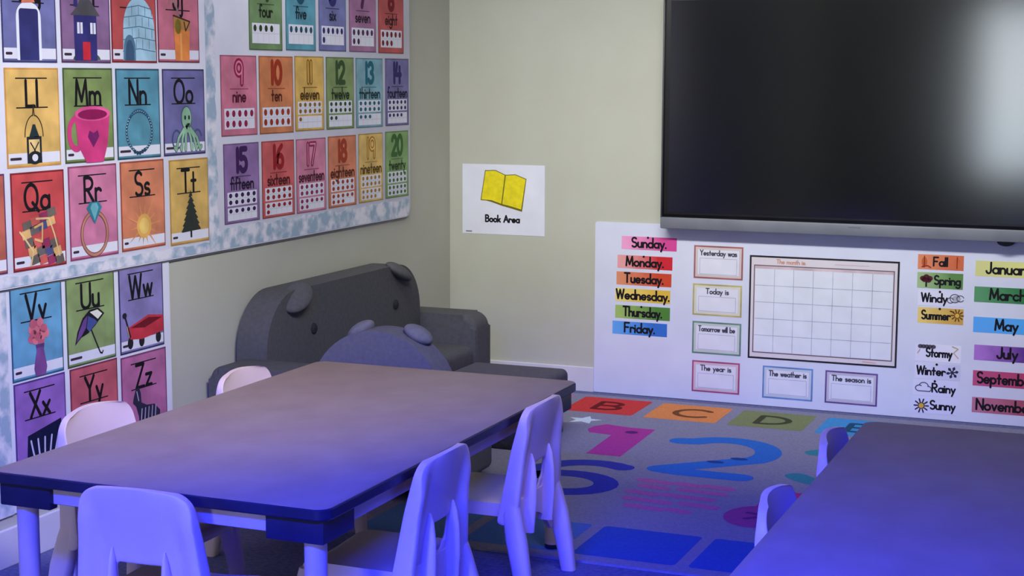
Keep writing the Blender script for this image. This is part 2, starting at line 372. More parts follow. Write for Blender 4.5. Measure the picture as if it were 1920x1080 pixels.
# ------------------------------------------------------------------ alphabet cards
CW, CH = .272, .325
def alpha_card(letter, y0, z0, bg, edge, draw, word, d, label, h=CH, w=CW, strip_=True):
    a = Art(); a.sheet(0, w, 0, h, .0012, paper(*edge))
    a.rect(.006, w - .006, .006, h - .006, paper(*bg), 1)
    if strip_:
        a.rect(.006, w - .006, .012, .047, WHITE, 2); a.stroke([(.018 + i * .008, .029) for i in range(word)], .009, ink(60, 45, 60), 3)
    # ruled lines and the letter pair
    cap = .084; yb = h - .126; W = a.width(letter) * cap; s0 = w / 2 - .004
    a.stroke([(s0 - .078, yb + cap + .008), (s0 + .078, yb + cap + .008)], .0042, BLACK, 2)
    a.stroke([(s0 - .078, yb - .004), (s0 + .078, yb - .004)], .0042, BLACK, 2)
    a.text(letter, s0, yb, cap, .0125, BLACK, 3, maxw=.15)
    draw(a, w, h)
    o = a.build('alphabet_card', on_left(y0, z0, d))
    return tag(o, label, 'alphabet card', 'alphabet cards on the left wall')
K3, K4, K5, K6 = 4, 5, 6, 7
def d_glue(a, w, h):
    cx = w * .48
    a.poly(rounded(cx - .062, cx + .062, .008, .195, (.004, .004, .05, .05)), paper(205, 210, 222), K3)
    a.poly(rounded(cx - .048, cx + .048, .008, .175, (.002, .002, .012, .012)), paper(42, 44, 105), K4)
    a.poly([(cx - .034, .192), (cx + .034, .196), (cx + .02, .222), (cx + .008, .27), (cx - .006, .27), (cx - .026, .222)], paper(212, 112, 84), K5)
def d_house(a, w, h):
    nv = paper(42, 40, 108); cx = w * .5
    a.ell(cx, .012, .075, .026, paper(58, 92, 58), K3, a0=0, a1=180)
    a.rect(cx - .066, cx + .058, .008, .165, nv, K4); a.rect(cx - .064, cx - .044, .19, .235, nv, K3)
    a.poly([(cx - .085, .162), (cx + .078, .162), (cx + .05, .19), (cx - .008, .245), (cx - .05, .19)], paper(72, 70, 76), K5)
    for x in (-.05, .022): a.rect(cx + x, cx + x + .03, .1, .138, WHITE, K5); a.rect(cx + x + .013, cx + x + .017, .1, .138, nv, K6)
    a.rect(cx - .022, cx + .02, .01, .072, paper(190, 30, 46), K5)
def d_igloo(a, w, h):
    bl = paper(140, 180, 200); dk = ink(80, 116, 138); cx = w * .6
    a.poly([(cx - .1, .008)] + A(cx, .12, .095, .115, 180, 0, 20) + [(w - .006, .008)], bl, K3)
    for z in (.045, .085, .125, .165, .2):
        hw = .1 if z < .12 else .095 * math.sqrt(max(0, 1 - ((z - .12) / .115) ** 2))
        a.stroke([(cx - hw, z - .004), (cx, z + .006), (min(w - .01, cx + hw), z - .004)], .003, dk, K4)
    for i, z in enumerate((.045, .085, .125, .165)):
        for x in (-.06, -.02, .02, .06): a.stroke([(cx + x + (i % 2) * .018, z + .006), (cx + x + (i % 2) * .018, z + .038)], .0026, dk, K4)
    a.poly([(cx - .095, .008)] + A(cx - .06, .05, .035, .05, 180, 0, 12) + [(cx - .025, .008)], ink(86, 124, 150), K5)
    a.poly([(cx - .085, .008)] + A(cx - .06, .042, .024, .04, 180, 0, 12) + [(cx - .036, .008)], ink(62, 90, 122), K6)
def d_juice(a, w, h):
    cx = w * .55
    a.stroke([(cx - .012, .17), (cx - .035, .225), (cx - .06, .238), (cx - .07, .22)], .011, paper(150, 110, 110), K3)
    a.poly([(cx - .05, .175), (cx + .058, .155), (cx + .052, .008), (cx - .04, .008)], paper(214, 120, 52), K4)
    a.poly([(cx - .05, .175), (cx + .058, .155), (cx + .056, .118), (cx - .048, .13)], paper(172, 120, 58), K5)
    a.stroke([(cx - .05, .175), (cx + .058, .155), (cx + .03, .12), (cx + .02, .152)], .006, ink(70, 40, 30), K6)
    a.ell(cx - .02, .135, .02, .028, ink(122, 104, 40), K6); a.rect(cx - .008, cx + .004, .01, .11, paper(232, 150, 70), K5)
def d_lantern(a, w, h):
    cx = w * .5
    a.stroke(A(cx, .1, .046, .07, 180, 95, 8) + [(cx, .205)] + A(cx, .1, .046, .07, 85, 0, 8), .004, ink(60, 46, 30), K3)
    a.poly([(cx - .026, .098), (cx + .026, .098), (cx + .014, .122), (cx + .006, .14), (cx - .006, .14), (cx - .014, .122)], ink(36, 52, 56), K4)
    a.frame(cx - .038, cx + .036, .012, .1, .009, ink(34, 42, 48), K4); a.rect(cx - .028, cx + .026, .02, .09, paper(205, 175, 110), K3)
    a.stroke([(cx - .02, .03), (cx + .02, .08)], .005, ink(40, 40, 40), K5); a.stroke([(cx + .02, .03), (cx - .02, .08)], .005, ink(40, 40, 40), K5)
    a.ell(cx, .03, .036, .022, ink(34, 42, 48), K5); a.ell(cx, .03, .015, .012, WHITE, K6)
def d_mug(a, w, h):
    pk = paper(196, 44, 112); dk = ink(140, 24, 84); cx = w * .56
    a.stroke(A(cx - .092, .1, .038, .052, 80, 285, 14), .022, pk, K3)
    a.poly([(cx - .098, .168), (cx + .098, .168), (cx + .082, .06), (cx + .055, -.002), (cx - .04, -.002), (cx - .084, .06)], pk, K4)
    a.ell(cx, .168, .1, .026, paper(214, 70, 134), K5); a.ell(cx, .165, .082, .018, dk, K6)
    a.poly([(cx, .05), (cx + .034, .088), (cx + .026, .11), (cx + .002, .1), (cx - .02, .11), (cx - .03, .088)], ink(118, 34, 100), K5)
def d_neck(a, w, h):
    cx = w * .5; dk = ink(38, 70, 96)
    for i in range(34):
        t = math.radians(-60 + 300 * i / 33); x = cx + .078 * math.cos(t); y = .098 + .074 * math.sin(t)
        a.ell(x, y, .0068, .0068, dk, K3, 10); a.ell(x - .001, y + .001, .003, .003, paper(150, 190, 205), K4, 8)
    for i in range(5): a.ell(cx - .03 + .015 * i, .026 - .006 * math.sin(i), .009, .008, dk, K4, 10)
    a.stroke(A(cx, .11, .07, .068, 40, 140, 12), .006, ink(44, 96, 130), K4)
def d_octopus(a, w, h):
    gr = paper(128, 176, 140); cx = w * .55; dk = ink(62, 82, 92)
    for x0, dx in ((-.02, -.075), (-.012, -.04), (-.004, -.012), (.008, .03), (.016, .06), (.022, .085)):
        p = [(cx + x0, .1), (cx + x0 + dx * .5, .065), (cx + dx * .9, .04), (cx + dx, .02), (cx + dx * 1.12, .03)]
        a.stroke(p, .017, dk, K3); a.stroke(p, .012, gr, K4)
    for sx in (-1, 1): a.stroke(A(cx + sx * .07, .06, .028, .035, 20, 300, 12), .008, ink(70, 84, 120), K3)
    a.ell(cx - .002, .14, .036, .046, dk, K3); a.ell(cx - .002, .14, .032, .042, gr, K4); a.rect(cx - .018, cx + .02, .085, .12, gr, K4)
    for sx in (-.012, .014): a.ell(cx + sx, .142, .006, .009, ink(30, 40, 40), K5, 10)
def d_quilt(a, w, h):
    cs = [paper(96, 88, 80), paper(66, 70, 120), paper(190, 80, 72), paper(206, 160, 96), paper(140, 40, 82), paper(96, 90, 88)]
    for r in range(5):
        for c in range(4):
            x0 = .045 + .042 * c + (.01, .004, .018, .034, .046)[r]; y0 = .014 + .029 * (4 - r) + .012 * (c if r < 2 else -c * .3)
            a.poly([(x0, y0), (x0 + .044, y0 + .008), (x0 + .036, y0 + .037), (x0 - .006, y0 + .029)], cs[(r * 3 + c * 2) % 6], K3)
    a.stroke([(.035, .13), (.065, .10), (.1, .06), (.085, .015)], .007, paper(214, 176, 120), K4)
    a.stroke([(.12, .168), (.185, .165), (.21, .11), (.235, .035)], .007, paper(214, 176, 120), K4)
    a.stroke([(.11, .14), (.15, .15), (.145, .09), (.11, .1)], .008, paper(206, 160, 96), K5)
def d_ring(a, w, h):
    cx = w * .5; g1 = paper(176, 118, 96)
    ring = A(cx, .085, .072, .075, 0, 360, 30)
    a.stroke(ring, .016, ink(132, 80, 66), K3); a.stroke(ring, .009, g1, K4)
    a.poly([(cx - .042, .176), (cx - .024, .196), (cx + .026, .196), (cx + .044, .176), (cx + .001, .118)], paper(40, 120, 142), K5)
    a.poly([(cx - .022, .176), (cx - .012, .192), (cx + .014, .192), (cx + .024, .176), (cx + .001, .13)], paper(96, 172, 186), K6)
def d_sun(a, w, h):
    cx = w * .5; ye = paper(214, 156, 70)
    for i in range(14):
        t = 2 * PI * i / 14 + .1; l = .085 if i % 2 else .115
        if i in (9, 10, 11): l = .07
        a.poly([(cx + .04 * math.cos(t - .12), .085 + .04 * math.sin(t - .12)), (cx + l * math.cos(t), .085 + l * math.sin(t)), (cx + .04 * math.cos(t + .12), .085 + .04 * math.sin(t + .12))], paper(204, 134, 78), K3)
    a.ell(cx, .085, .045, .045, ye, K4); a.ell(cx, .085, .03, .03, paper(226, 178, 86), K5)
def d_tree(a, w, h):
    cx = w * .52; g = ink(46, 54, 48)
    a.rect(cx - .006, cx + .006, .022, .05, ink(40, 38, 36), K3)
    pts = [(cx, .205)]
    for i in range(1, 8): pts += [(cx + .009 * i + .004, .205 - .022 * i), (cx + .009 * i - .006, .205 - .022 * i - .002)]
    lft = [(2 * cx - x, y - .004) for x, y in reversed(pts[1:])]
    a.poly(pts + lft, g, K4)
def d_vase(a, w, h):
    cx = w * .55
    for i in range(15):
        t = i * 2.4; r = .011 * math.sqrt(i)
        a.ell(cx - .012 + r * math.cos(t) * 1.05, .152 + r * math.sin(t) * .95, .017, .016, paper(212, 104, 120) if i % 2 else paper(190, 84, 108), K3 + i % 3, 10)
    a.poly([(cx - .026, .112), (cx + .018, .112), (cx + .014, .09), (cx + .024, .05), (cx + .028, .03), (cx + .02, .004), (cx - .03, .004), (cx - .038, .03), (cx - .034, .05), (cx - .022, .09)], paper(110, 62, 128), K6)
    a.rect(cx - .024, cx + .016, .1, .112, paper(84, 50, 110), K6 + 1)
def d_umbrella(a, w, h):
    c = (w * .46, .12); dk = ink(30, 28, 36)
    a.stroke([(c[0] - .02, .17), (w * .66, .03), (w * .7, .026), (w * .72, .034)], .006, dk, K3)
    a.poly([(c[0] - .085, .075), (c[0] - .07, .12), (c[0] - .04, .165), (c[0], .19), (c[0] + .05, .192), (c[0] + .085, .168), (c[0] + .055, .148), (c[0] + .03, .13), (c[0] - .01, .108), (c[0] - .05, .098)], dk, K3)
    a.poly([(c[0] - .078, .084), (c[0] - .062, .12), (c[0] - .035, .158), (c[0] - .012, .172), (c[0] - .022, .13), (c[0] - .048, .104)], paper(96, 60, 130), K4)
    a.poly([(c[0] - .008, .17), (c[0] + .03, .152), (c[0] + .042, .142), (c[0] - .005, .112), (c[0] - .018, .128)], paper(60, 76, 146), K4)
    a.poly([(c[0] + .002, .182), (c[0] + .045, .186), (c[0] + .072, .168), (c[0] + .046, .152)], paper(206, 206, 190), K4)
def d_wagon(a, w, h):
    rd = paper(190, 40, 56); dk = ink(36, 34, 42)
    for x in (.06, .13, .235): a.ell(x, .036, .017, .022, dk, K3)
    a.poly([(.05, .095), (.175, .128), (w - .006, .115), (w - .006, .055), (.13, .042), (.06, .05)], rd, K4)
    a.poly([(.062, .092), (.175, .118), (w - .012, .108), (.15, .083)], ink(112, 24, 36), K5)
    a.stroke([(.06, .06), (.045, .1), (.03, .14)], .008, dk, K5); a.ell(.028, .142, .013, .011, dk, K5)
    a.stroke([(.052, .06), (.04, .1)], .004, paper(190, 150, 90), K6)
def d_xray(a, w, h):
    a.poly([(.05, .006), (w - .02, .03), (w - .03, .17), (.06, .14)], ink(22, 24, 60), K3)
    for i in range(5):
        a.stroke([(.1 + .022 * i, .03), (.085 + .03 * i, .08), (.075 + .036 * i, .12)], .008, paper(170, 174, 205), K4)
    a.ell(.145, .03, .03, .016, paper(170, 174, 205), K4)
def d_yarn(a, w, h):
    a.ell(w * .5, .09, .06, .06, paper(190, 70, 90), K3)
    for i in range(5): a.stroke(A(w * .5, .09, .052 - .002 * i, .012 + .01 * i, 0, 180, 12), .004, ink(120, 34, 56), K4)
def d_zebra(a, w, h):
    dk = ink(48, 44, 66); lt = paper(170, 160, 190)
    a.poly([(.07, .165), (.085, .195), (.105, .2), (.115, .175), (.118, .14), (.15, .125), (.2, .12), (.235, .09), (.225, .01), (.2, .01), (.19, .06), (.14, .06), (.13, .01), (.105, .01), (.1, .09), (.085, .13), (.065, .145)], dk, K3)
    for i in range(5): a.stroke([(.12 + .022 * i, .115), (.114 + .022 * i, .075)], .005, lt, K4)
    a.stroke([(.09, .185), (.1, .15)], .005, lt, K4)
def d_plain(a, w, h):
    a.ell(w * .5, .11, .07, .07, paper(222, 150, 80), K3)
B_ = .0185; P_ = .0085
alpha_card('Gg', -3.497, 1.659, (95, 98, 152), (52, 52, 96), d_glue, 4, B_, 'blue-violet alphabet card with a blue glue bottle under an orange cap')
alpha_card('Hh', -3.201, 1.660, (122, 88, 130), (78, 50, 84), d_house, 5, B_, 'purple alphabet card with a dark blue house and red door')
alpha_card('Ii', -2.921, 1.663, (172, 66, 66), (120, 34, 40), d_igloo, 4, B_, 'red alphabet card with a pale blue igloo')
alpha_card('Jj', -2.640, 1.666, (182, 96, 116), (112, 44, 66), d_juice, 4, B_, 'pink alphabet card with a glass of orange juice')
alpha_card('Ll', -3.495, 1.317, (206, 164, 84), (196, 138, 62), d_lantern, 7, B_, 'yellow alphabet card Ll with a black lantern')
alpha_card('Mm', -3.199, 1.318, (112, 134, 74), (66, 80, 46), d_mug, 4, B_, 'green alphabet card Mm with a bright pink mug', w=.274)
alpha_card('Nn', -2.905, 1.317, (72, 134, 156), (40, 72, 92), d_neck, 8, B_, 'teal alphabet card Nn with a bead necklace', w=.265)
alpha_card('Oo', -2.619, 1.317, (98, 96, 150), (48, 48, 84), d_octopus, 7, B_, 'violet alphabet card Oo with a green octopus', w=.278)
alpha_card('Pp', -3.785, .977, (176, 88, 70), (92, 44, 92), d_plain, 6, B_, 'alphabet card cut off at the left picture edge, beside the red quilt card')
alpha_card('Qq', -3.484, .976, (188, 62, 64), (122, 26, 36), d_quilt, 5, B_, 'red alphabet card Qq with a patchwork quilt')
alpha_card('Rr', -3.189, .982, (186, 104, 140), (132, 56, 92), d_ring, 4, B_, 'pink alphabet card Rr with a blue gem ring')
alpha_card('Ss', -2.895, .984, (196, 114, 78), (150, 62, 46), d_sun, 3, B_, 'orange alphabet card Ss with a yellow sun', w=.27)
alpha_card('Tt', -2.590, .976, (196, 158, 78), (168, 124, 56), d_tree, 4, B_, 'yellow alphabet card Tt with a dark pine tree', w=.262)
alpha_card('Vv', -3.498, .609, (84, 146, 182), (40, 84, 120), d_vase, 4, P_, 'blue alphabet card Vv with pink flowers in a purple vase', w=.265)
alpha_card('Uu', -3.211, .609, (124, 148, 88), (66, 84, 52), d_umbrella, 8, P_, 'green alphabet card Uu with a tilted umbrella', w=.274)
alpha_card('Ww', -2.910, .607, (120, 112, 166), (46, 44, 84), d_wagon, 4, P_, 'violet alphabet card Ww with a red wagon', w=.274)
alpha_card('Xx', -3.495, .278, (132, 88, 170), (72, 48, 122), d_xray, 4, P_, 'purple alphabet card Xx with a dark x-ray picture', w=.265)
alpha_card('Yy', -3.203, .279, (176, 76, 88), (116, 40, 60), d_yarn, 4, P_, 'red alphabet card Yy above the chair back', w=.27)
alpha_card('Zz', -2.911, .272, (168, 92, 136), (110, 50, 96), d_zebra, 4, P_, 'pink alphabet card Zz with a dark zebra', w=.283)

# ------------------------------------------------------------------ number cards
NWORD = {4: 'four', 5: 'five', 6: 'six', 7: 'seven', 8: 'eight', 9: 'nine', 10: 'ten', 11: 'eleven', 12: 'twelve', 13: 'thirteen', 14: 'fourteen', 15: 'fifteen', 16: 'sixteen', 17: 'seventeen', 18: 'eighteen', 19: 'nineteen', 20: 'twenty'}
def number_card(n, y0, y1, z0, bg, dark, hollow, cname):
    w = y1 - y0; h = .322; a = Art(); D = ink(*dark)
    a.sheet(0, w, 0, h, .0012, paper(*[int(v * .72) for v in bg])); a.rect(.005, w - .005, .005, h - .005, paper(*bg), 1)
    s = str(n); W = a.width(s); cap = .088
    wd = .028 if len(s) == 1 else .024
    a.text(s, w / 2, h - .112, cap, wd, D, 2, maxw=.108)
    if hollow: a.text(s, w / 2, h - .112, cap, wd * .3, paper(*[min(255, int(v * 1.05)) for v in bg]), 3, maxw=.108)
    a.stroke([(w * .25, h - .134), (w * .75, h - .134)], .003, D, 2)
    a.text(NWORD[n], w / 2, h - .185, .05, .009, ink(*[int(v * .55) for v in dark]), 2, maxw=w * .84)
    def tenframe(yb, k, hh):
        x0, x1 = .022, w - .022; a.rect(x0, x1, yb, yb + hh, WHITE, 2); cw = (x1 - x0) / 5; g = paper(176, 172, 180)
        for i in range(1, 5): a.rect(x0 + cw * i - .0008, x0 + cw * i + .0008, yb, yb + hh, g, 3)
        a.rect(x0, x1, yb + hh / 2 - .0008, yb + hh / 2 + .0008, g, 3)
        for i in range(k): a.ell(x0 + cw * (i % 5 + .5), yb + hh * (.75 if i < 5 else .25), cw * .28, hh * .17, D, 4, 12)
    if n <= 10: tenframe(.028, n, .082)
    else: tenframe(.072, 10, .055); tenframe(.012, n - 10, .052)
    o = a.build('number_card', on_left(y0, z0, B_))
    tag(o, '%s number card reading %d %s' % (cname, n, NWORD[n]), 'number card', 'number cards on the left wall')
NC = [(4, -2.003, -1.740, 1.722, (96, 128, 82), (48, 66, 40), 0, 'green'), (5, -1.710, -1.454, 1.725, (72, 138, 158), (30, 78, 102), 0, 'teal'),
      (6, -1.425, -1.174, 1.727, (100, 104, 158), (48, 44, 108), 0, 'violet'), (7, -1.143, -.878, 1.727, (150, 98, 138), (84, 36, 84), 0, 'mauve'), (8, -.851, -.583, 1.725, (178, 72, 74), (120, 24, 34), 0, 'red'),
      (9, -2.223, -1.952, 1.377, (190, 102, 126), (150, 30, 74), 1, 'pink'), (10, -1.933, -1.657, 1.377, (192, 112, 66), (156, 52, 28), 0, 'orange'), (11, -1.641, -1.387, 1.380, (200, 158, 72), (140, 100, 34), 1, 'golden'),
      (12, -1.365, -1.104, 1.379, (114, 136, 80), (50, 80, 44), 0, 'green'), (13, -1.083, -.812, 1.378, (108, 152, 166), (24, 100, 116), 0, 'pale teal'), (14, -.782, -.53, 1.379, (102, 98, 150), (46, 42, 100), 0, 'violet'),
      (15, -2.213, -1.946, 1.025, (128, 96, 150), (60, 26, 84), 0, 'purple'), (16, -1.923, -1.657, 1.025, (190, 78, 78), (150, 28, 38), 0, 'red'), (17, -1.639, -1.377, 1.024, (190, 110, 138), (144, 40, 86), 1, 'pink'),
      (18, -1.355, -1.089, 1.026, (196, 110, 76), (160, 60, 36), 0, 'orange'), (19, -1.064, -.816, 1.028, (202, 166, 86), (168, 122, 34), 1, 'golden'), (20, -.788, -.538, 1.030, (116, 154, 90), (60, 102, 50), 0, 'green')]
for r in NC: number_card(*r)

# ------------------------------------------------------------------ back wall: sign, sheet, strips
a = Art(); a.sheet(0, .464, 0, .366, .0012, WHITE)
fx = lambda x, z: (x - .074, z - .797)
yl = flat('ink_book_yellow', 236, 218, 30, 1.0); og = ink(112, 104, 40)
out = [(.205, 1.129), (.262, 1.132), (.318, 1.108), (.375, 1.112), (.434, 1.090), (.409, .930), (.35, .945), (.298, .956), (.24, .974), (.18, .976)]
a.poly([fx(*p) for p in [(.178, .980), (.24, .966), (.298, .948), (.35, .936), (.412, .920), (.436, 1.092), (.376, 1.104), (.318, 1.096), (.262, 1.12), (.204, 1.133)]], ink(122, 108, 24), 1)
a.poly([fx(*p) for p in out], yl, 2)
a.stroke([fx(*p) for p in out + out[:1]], .004, og, 3); a.stroke([fx(.318, 1.108), fx(.298, .956)], .006, og, 3)
a.text('Book Area', .228, .066, .034, .0085, BLACK, 1, maxw=.19)
a.stroke([(.022 + i * .006, .012) for i in range(6)], .006, ink(120, 120, 130), 1)
tag(a.build('wall_sign', on_back(.074, .797, .0008)), 'white paper sign with a yellow open book reading Book Area', 'sign')

tag(obj('display_sheet', prism(rounded(.817, 3.55, .003, .885, (.004, .004, .012, .012)), -.006, -.0005, 'xz'), mottled('display_sheet_white', RGB(214, 218, 236), RGB(220, 224, 241), 5, .45, .4)),
    'large white display sheet covering the lower back wall under the television', 'display board')
DS = .0057
def word_strip(name, text, x0, x1, z0, z1, c1, c2, h, w, label, cat, group, pin=False, draw=None, tx=.5, maxw=.8, roll=0, margin=0.0):
    W, H = x1 - x0, z1 - z0; a = Art(); a.sheet(0, W, 0, H, .001, fade('strip_' + text.strip('.,').lower().replace(' ', '_'), RGB(*c1, 1.25), RGB(*c2, 1.25)))
    cap = h; a.text(text, W * tx, H * .5 - cap * .42, cap, w, BLACK, 2, maxw=W * maxw)
    if pin: a.ell(W * .48, H - .004, .006, .006, BLACK, 3, 10)
    if draw: draw(a, W, H)
    return tag(a.build(name, on_back(x0, z0, DS, roll)), label, cat, group)
days = [('Sunday.', .959, .749, (222, 150, 190), (196, 66, 136), 'pink'), ('Monday.', .938, .652, (214, 150, 150), (190, 36, 48), 'red'), ('Tuesday.', .934, .567, (206, 132, 96), (190, 66, 40), 'orange'),
        ('Wednesday.', .929, .482, (220, 200, 110), (206, 170, 60), 'yellow'), ('Thursday.', .929, .395, (150, 178, 96), (74, 122, 50), 'green'), ('Friday.', .915, .312, (92, 156, 218), (48, 104, 184), 'blue')]
for i, (t, x0, z0, c1, c2, cn) in enumerate(days):
    word_strip('day_strip', t, x0, x0 + .29, z0 + .002, z0 + .069, c1, c2, .047, .0095, '%s word strip reading %s' % (cn, t.strip('.')), 'word strip', 'day of the week strips', pin=i in (0, 1, 4), roll=-.004, maxw=.96 if 'W' in t else .7)
months = [('January', 2.696, .70, (196, 196, 130), (206, 206, 128), 'pale olive'), ('March', 2.695, .578, (82, 140, 96), (44, 112, 62), 'dark green'), ('May', 2.696, .435, (84, 156, 224), (78, 160, 226), 'bright blue'),
          ('July', 2.705, .303, (160, 110, 190), (88, 52, 132), 'purple'), ('September', 2.704, .181, (176, 76, 118), (172, 62, 98), 'raspberry'), ('November', 2.705, .053, (176, 110, 132), (160, 76, 96), 'dusty red')]
for t, x0, z0, c1, c2, cn in months:
    word_strip('month_strip', t, x0, x0 + .30, z0, z0 + .073, c1, c2, .05, .0095, '%s word strip reading %s' % (cn, t), 'word strip', 'month strips', maxw=.86)
def p_fall(a, W, H):
    for x in (.03, W - .03):
        a.ell(x, H * .5, .013, .024, paper(196, 84, 40), 2); a.stroke([(x, .01), (x, H - .008)], .004, ink(110, 40, 24), 3)
    a.stroke([(.02, .012), (.045, .018), (.06, .01)], .006, ink(150, 50, 34), 3)
def p_spring(a, W, H):
    a.rect(.038, .046, .006, .036, ink(38, 30, 28), 2)
    for dx, dy in ((0, .054), (-.016, .046), (.016, .047), (-.008, .04), (.01, .038)): a.ell(.042 + dx, dy, .014, .012, ink(88, 34, 48), 3, 12)
def p_windy(a, W, H):
    for cx, cy, r in ((.17, .04, .022), (.195, .04, .016), (.15, .03, .014)): a.stroke(A(cx, cy, r, r * .9, 20, 330, 14), .004, ink(76, 78, 96), 2)
    a.ell(.178, .038, .02, .016, paper(150, 152, 166), 1)
def p_sun(a, cx, cy, r, dk, k=2):
    for i in range(10): t = 2 * PI * i / 10; a.stroke([(cx + r * 1.2 * math.cos(t), cy + r * 1.2 * math.sin(t)), (cx + r * 2 * math.cos(t), cy + r * 2 * math.sin(t))], r * .4, dk, k)
    a.ell(cx, cy, r, r, dk, k); a.ell(cx, cy, r * .75, r * .75, flat('ink_sun_yellow', 226, 178, 70), k + 1)
def p_summer(a, W, H): p_sun(a, W - .028, H * .58, .014, ink(92, 60, 30)); a.stroke([(W - .06, H - .012), (W - .045, H - .016)], .006, ink(70, 50, 30), 2)
def p_stormy(a, W, H):
    for i in range(5): a.ell(.022 + i * .015, H - .012, .012, .01, ink(86, 80, 92), 2, 12)
    z = [(W - .04, H - .006), (W - .014, H - .016), (W - .034, H - .036), (W - .012, H - .06)]
    a.stroke(z, .005, paper(176, 150, 120), 2); a.stroke([(.02, H - .028), (.01, H - .046)], .004, paper(176, 150, 120), 2)
def p_winter(a, W, H):
    for i in range(3): t = PI * i / 3 + .2; c, s = math.cos(t) * .026, math.sin(t) * .026; a.stroke([(W - .036 - c, H * .5 - s), (W - .036 + c, H * .5 + s)], .006, ink(46, 46, 70), 2)
    for i in range(6): t = PI * i / 3 + .2; a.ell(W - .036 + .02 * math.cos(t), H * .5 + .02 * math.sin(t), .007, .007, ink(46, 46, 70), 3, 8)
def p_rainy(a, W, H):
    a.stroke(A(.03, .036, .018, .014, 60, 260, 10) + [(.08, .022)] + A(.072, .034, .014, .012, -60, 100, 8) + A(.05, .044, .022, .02, 20, 160, 10), .0045, ink(82, 82, 104), 2)
def p_sunny(a, W, H): p_sun(a, .044, .036, .0165, ink(48, 44, 58))
wt = [('Fall', 2.432, .72, .791, (206, 128, 92), (190, 100, 66), p_fall, 'rust season strip reading Fall', .5, False), ('Spring', 2.432, .631, .706, (150, 176, 128), (84, 126, 66), p_spring, 'green season strip reading Spring with a dark red tree', .66, False),
      ('Windy', 2.438, .548, .62, (206, 208, 226), (200, 202, 220), p_windy, 'white weather strip reading Windy', .36, True), ('Summer', 2.440, .464, .539, (214, 190, 110), (190, 150, 70), p_summer, 'yellow season strip reading Summer with a sun', .40, True),
      ('Stormy', 2.436, .280, .364, (206, 206, 224), (212, 212, 228), p_stormy, 'white weather strip reading Stormy with lightning', .52, False), ('Winter', 2.436, .196, .272, (206, 206, 226), (188, 190, 214), p_winter, 'white season strip reading Winter with a snowflake', .36, True),
      ('Rainy', 2.430, .114, .191, (204, 206, 228), (200, 202, 224), p_rainy, 'white weather strip reading Rainy with a cloud', .68, True), ('Sunny', 2.428, .029, .110, (200, 202, 226), (200, 202, 226), p_sunny, 'white weather strip reading Sunny with a sun', .68, False)]
for t, x0, z0, z1, c1, c2, dr, lb, tx, pin in wt:
    word_strip('weather_strip', t, x0, x0 + .21, z0, z1, c1, c2, .04, .0082, lb, 'word strip', 'season and weather strips', pin, dr, tx, .56 if t not in ('Summer', 'Winter') else .62)
def prompt(text, x0, x1, z0, z1, c, label):
    W, H = x1 - x0, z1 - z0; a = Art(); a.sheet(0, W, 0, H, .001, paper(*c))
    pale = paper(*[int(v * .25 + 205 * .75) for v in c])
    a.rect(.008, W - .008, .008, H - .008, pale, 1); a.rect(.02, W - .02, .02, H - .02, paper(200, 202, 214), 2)
    a.text(text, W / 2, H - .048, .026, .0052, ink(74, 72, 88), 4, maxw=W * .74)
    a.frame(.03, W - .03, .022, H - .062, .002, paper(150, 152, 176), 3)
    tag(a.build('prompt_card', on_back(x0, z0, DS, -.003)), label, 'prompt card', 'framed calendar prompt cards')
prompt('Yesterday was', 1.339, 1.589, .622, .787, (150, 86, 84), 'brown-red framed prompt card reading Yesterday was')
prompt('Today is', 1.336, 1.587, .436, .595, (168, 158, 96), 'olive-yellow framed prompt card reading Today is')
prompt('Tomorrow will be', 1.337, 1.587, .242, .405, (84, 124, 110), 'dark green framed prompt card reading Tomorrow will be')
prompt('The year is', 1.339, 1.584, .047, .206, (156, 62, 106), 'magenta framed prompt card reading The year is')
prompt('The weather is', 1.700, 1.950, .042, .204, (84, 124, 180), 'blue framed prompt card reading The weather is')
prompt('The season is', 2.010, 2.263, .042, .203, (92, 66, 132), 'purple framed prompt card reading The season is')
# calendar
W, H = .726, .513; a = Art(); a.sheet(0, W, 0, H, .001, ink(40, 38, 46))
a.rect(.009, W - .009, .009, H - .009, paper(198, 190, 196), 1)
a.frame(.022, W - .022, .03, H - .046, .005, ink(112, 94, 104), 2); a.rect(.03, W - .03, .036, H - .052, paper(200, 204, 214), 3)
a.rect(.027, W - .027, H - .064, H - .052, paper(186, 164, 170), 4)
for i in range(1, 7): x = .03 + (W - .06) * i / 7; a.rect(x - .0012, x + .0012, .036, H - .064, paper(150, 156, 176), 5)
for i in range(1, 5): z = .036 + (H - .1) * i / 5; a.rect(.03, W - .03, z - .0012, z + .0012, paper(150, 156, 176), 5)
a.text('The month is:', .205, H - .036, .020, .0045, paper(186, 132, 110), 3, maxw=.19); a.stroke([(.42, H - .028), (.58, H - .028)], .004, paper(190, 170, 170), 3)
a.stroke([(W - .16, .02), (W - .1, .018)], .006, paper(200, 150, 140), 3)
tag(a.build('calendar', on_back(1.623, .237, .00605)), 'large blank calendar grid in a thin black frame', 'calendar')

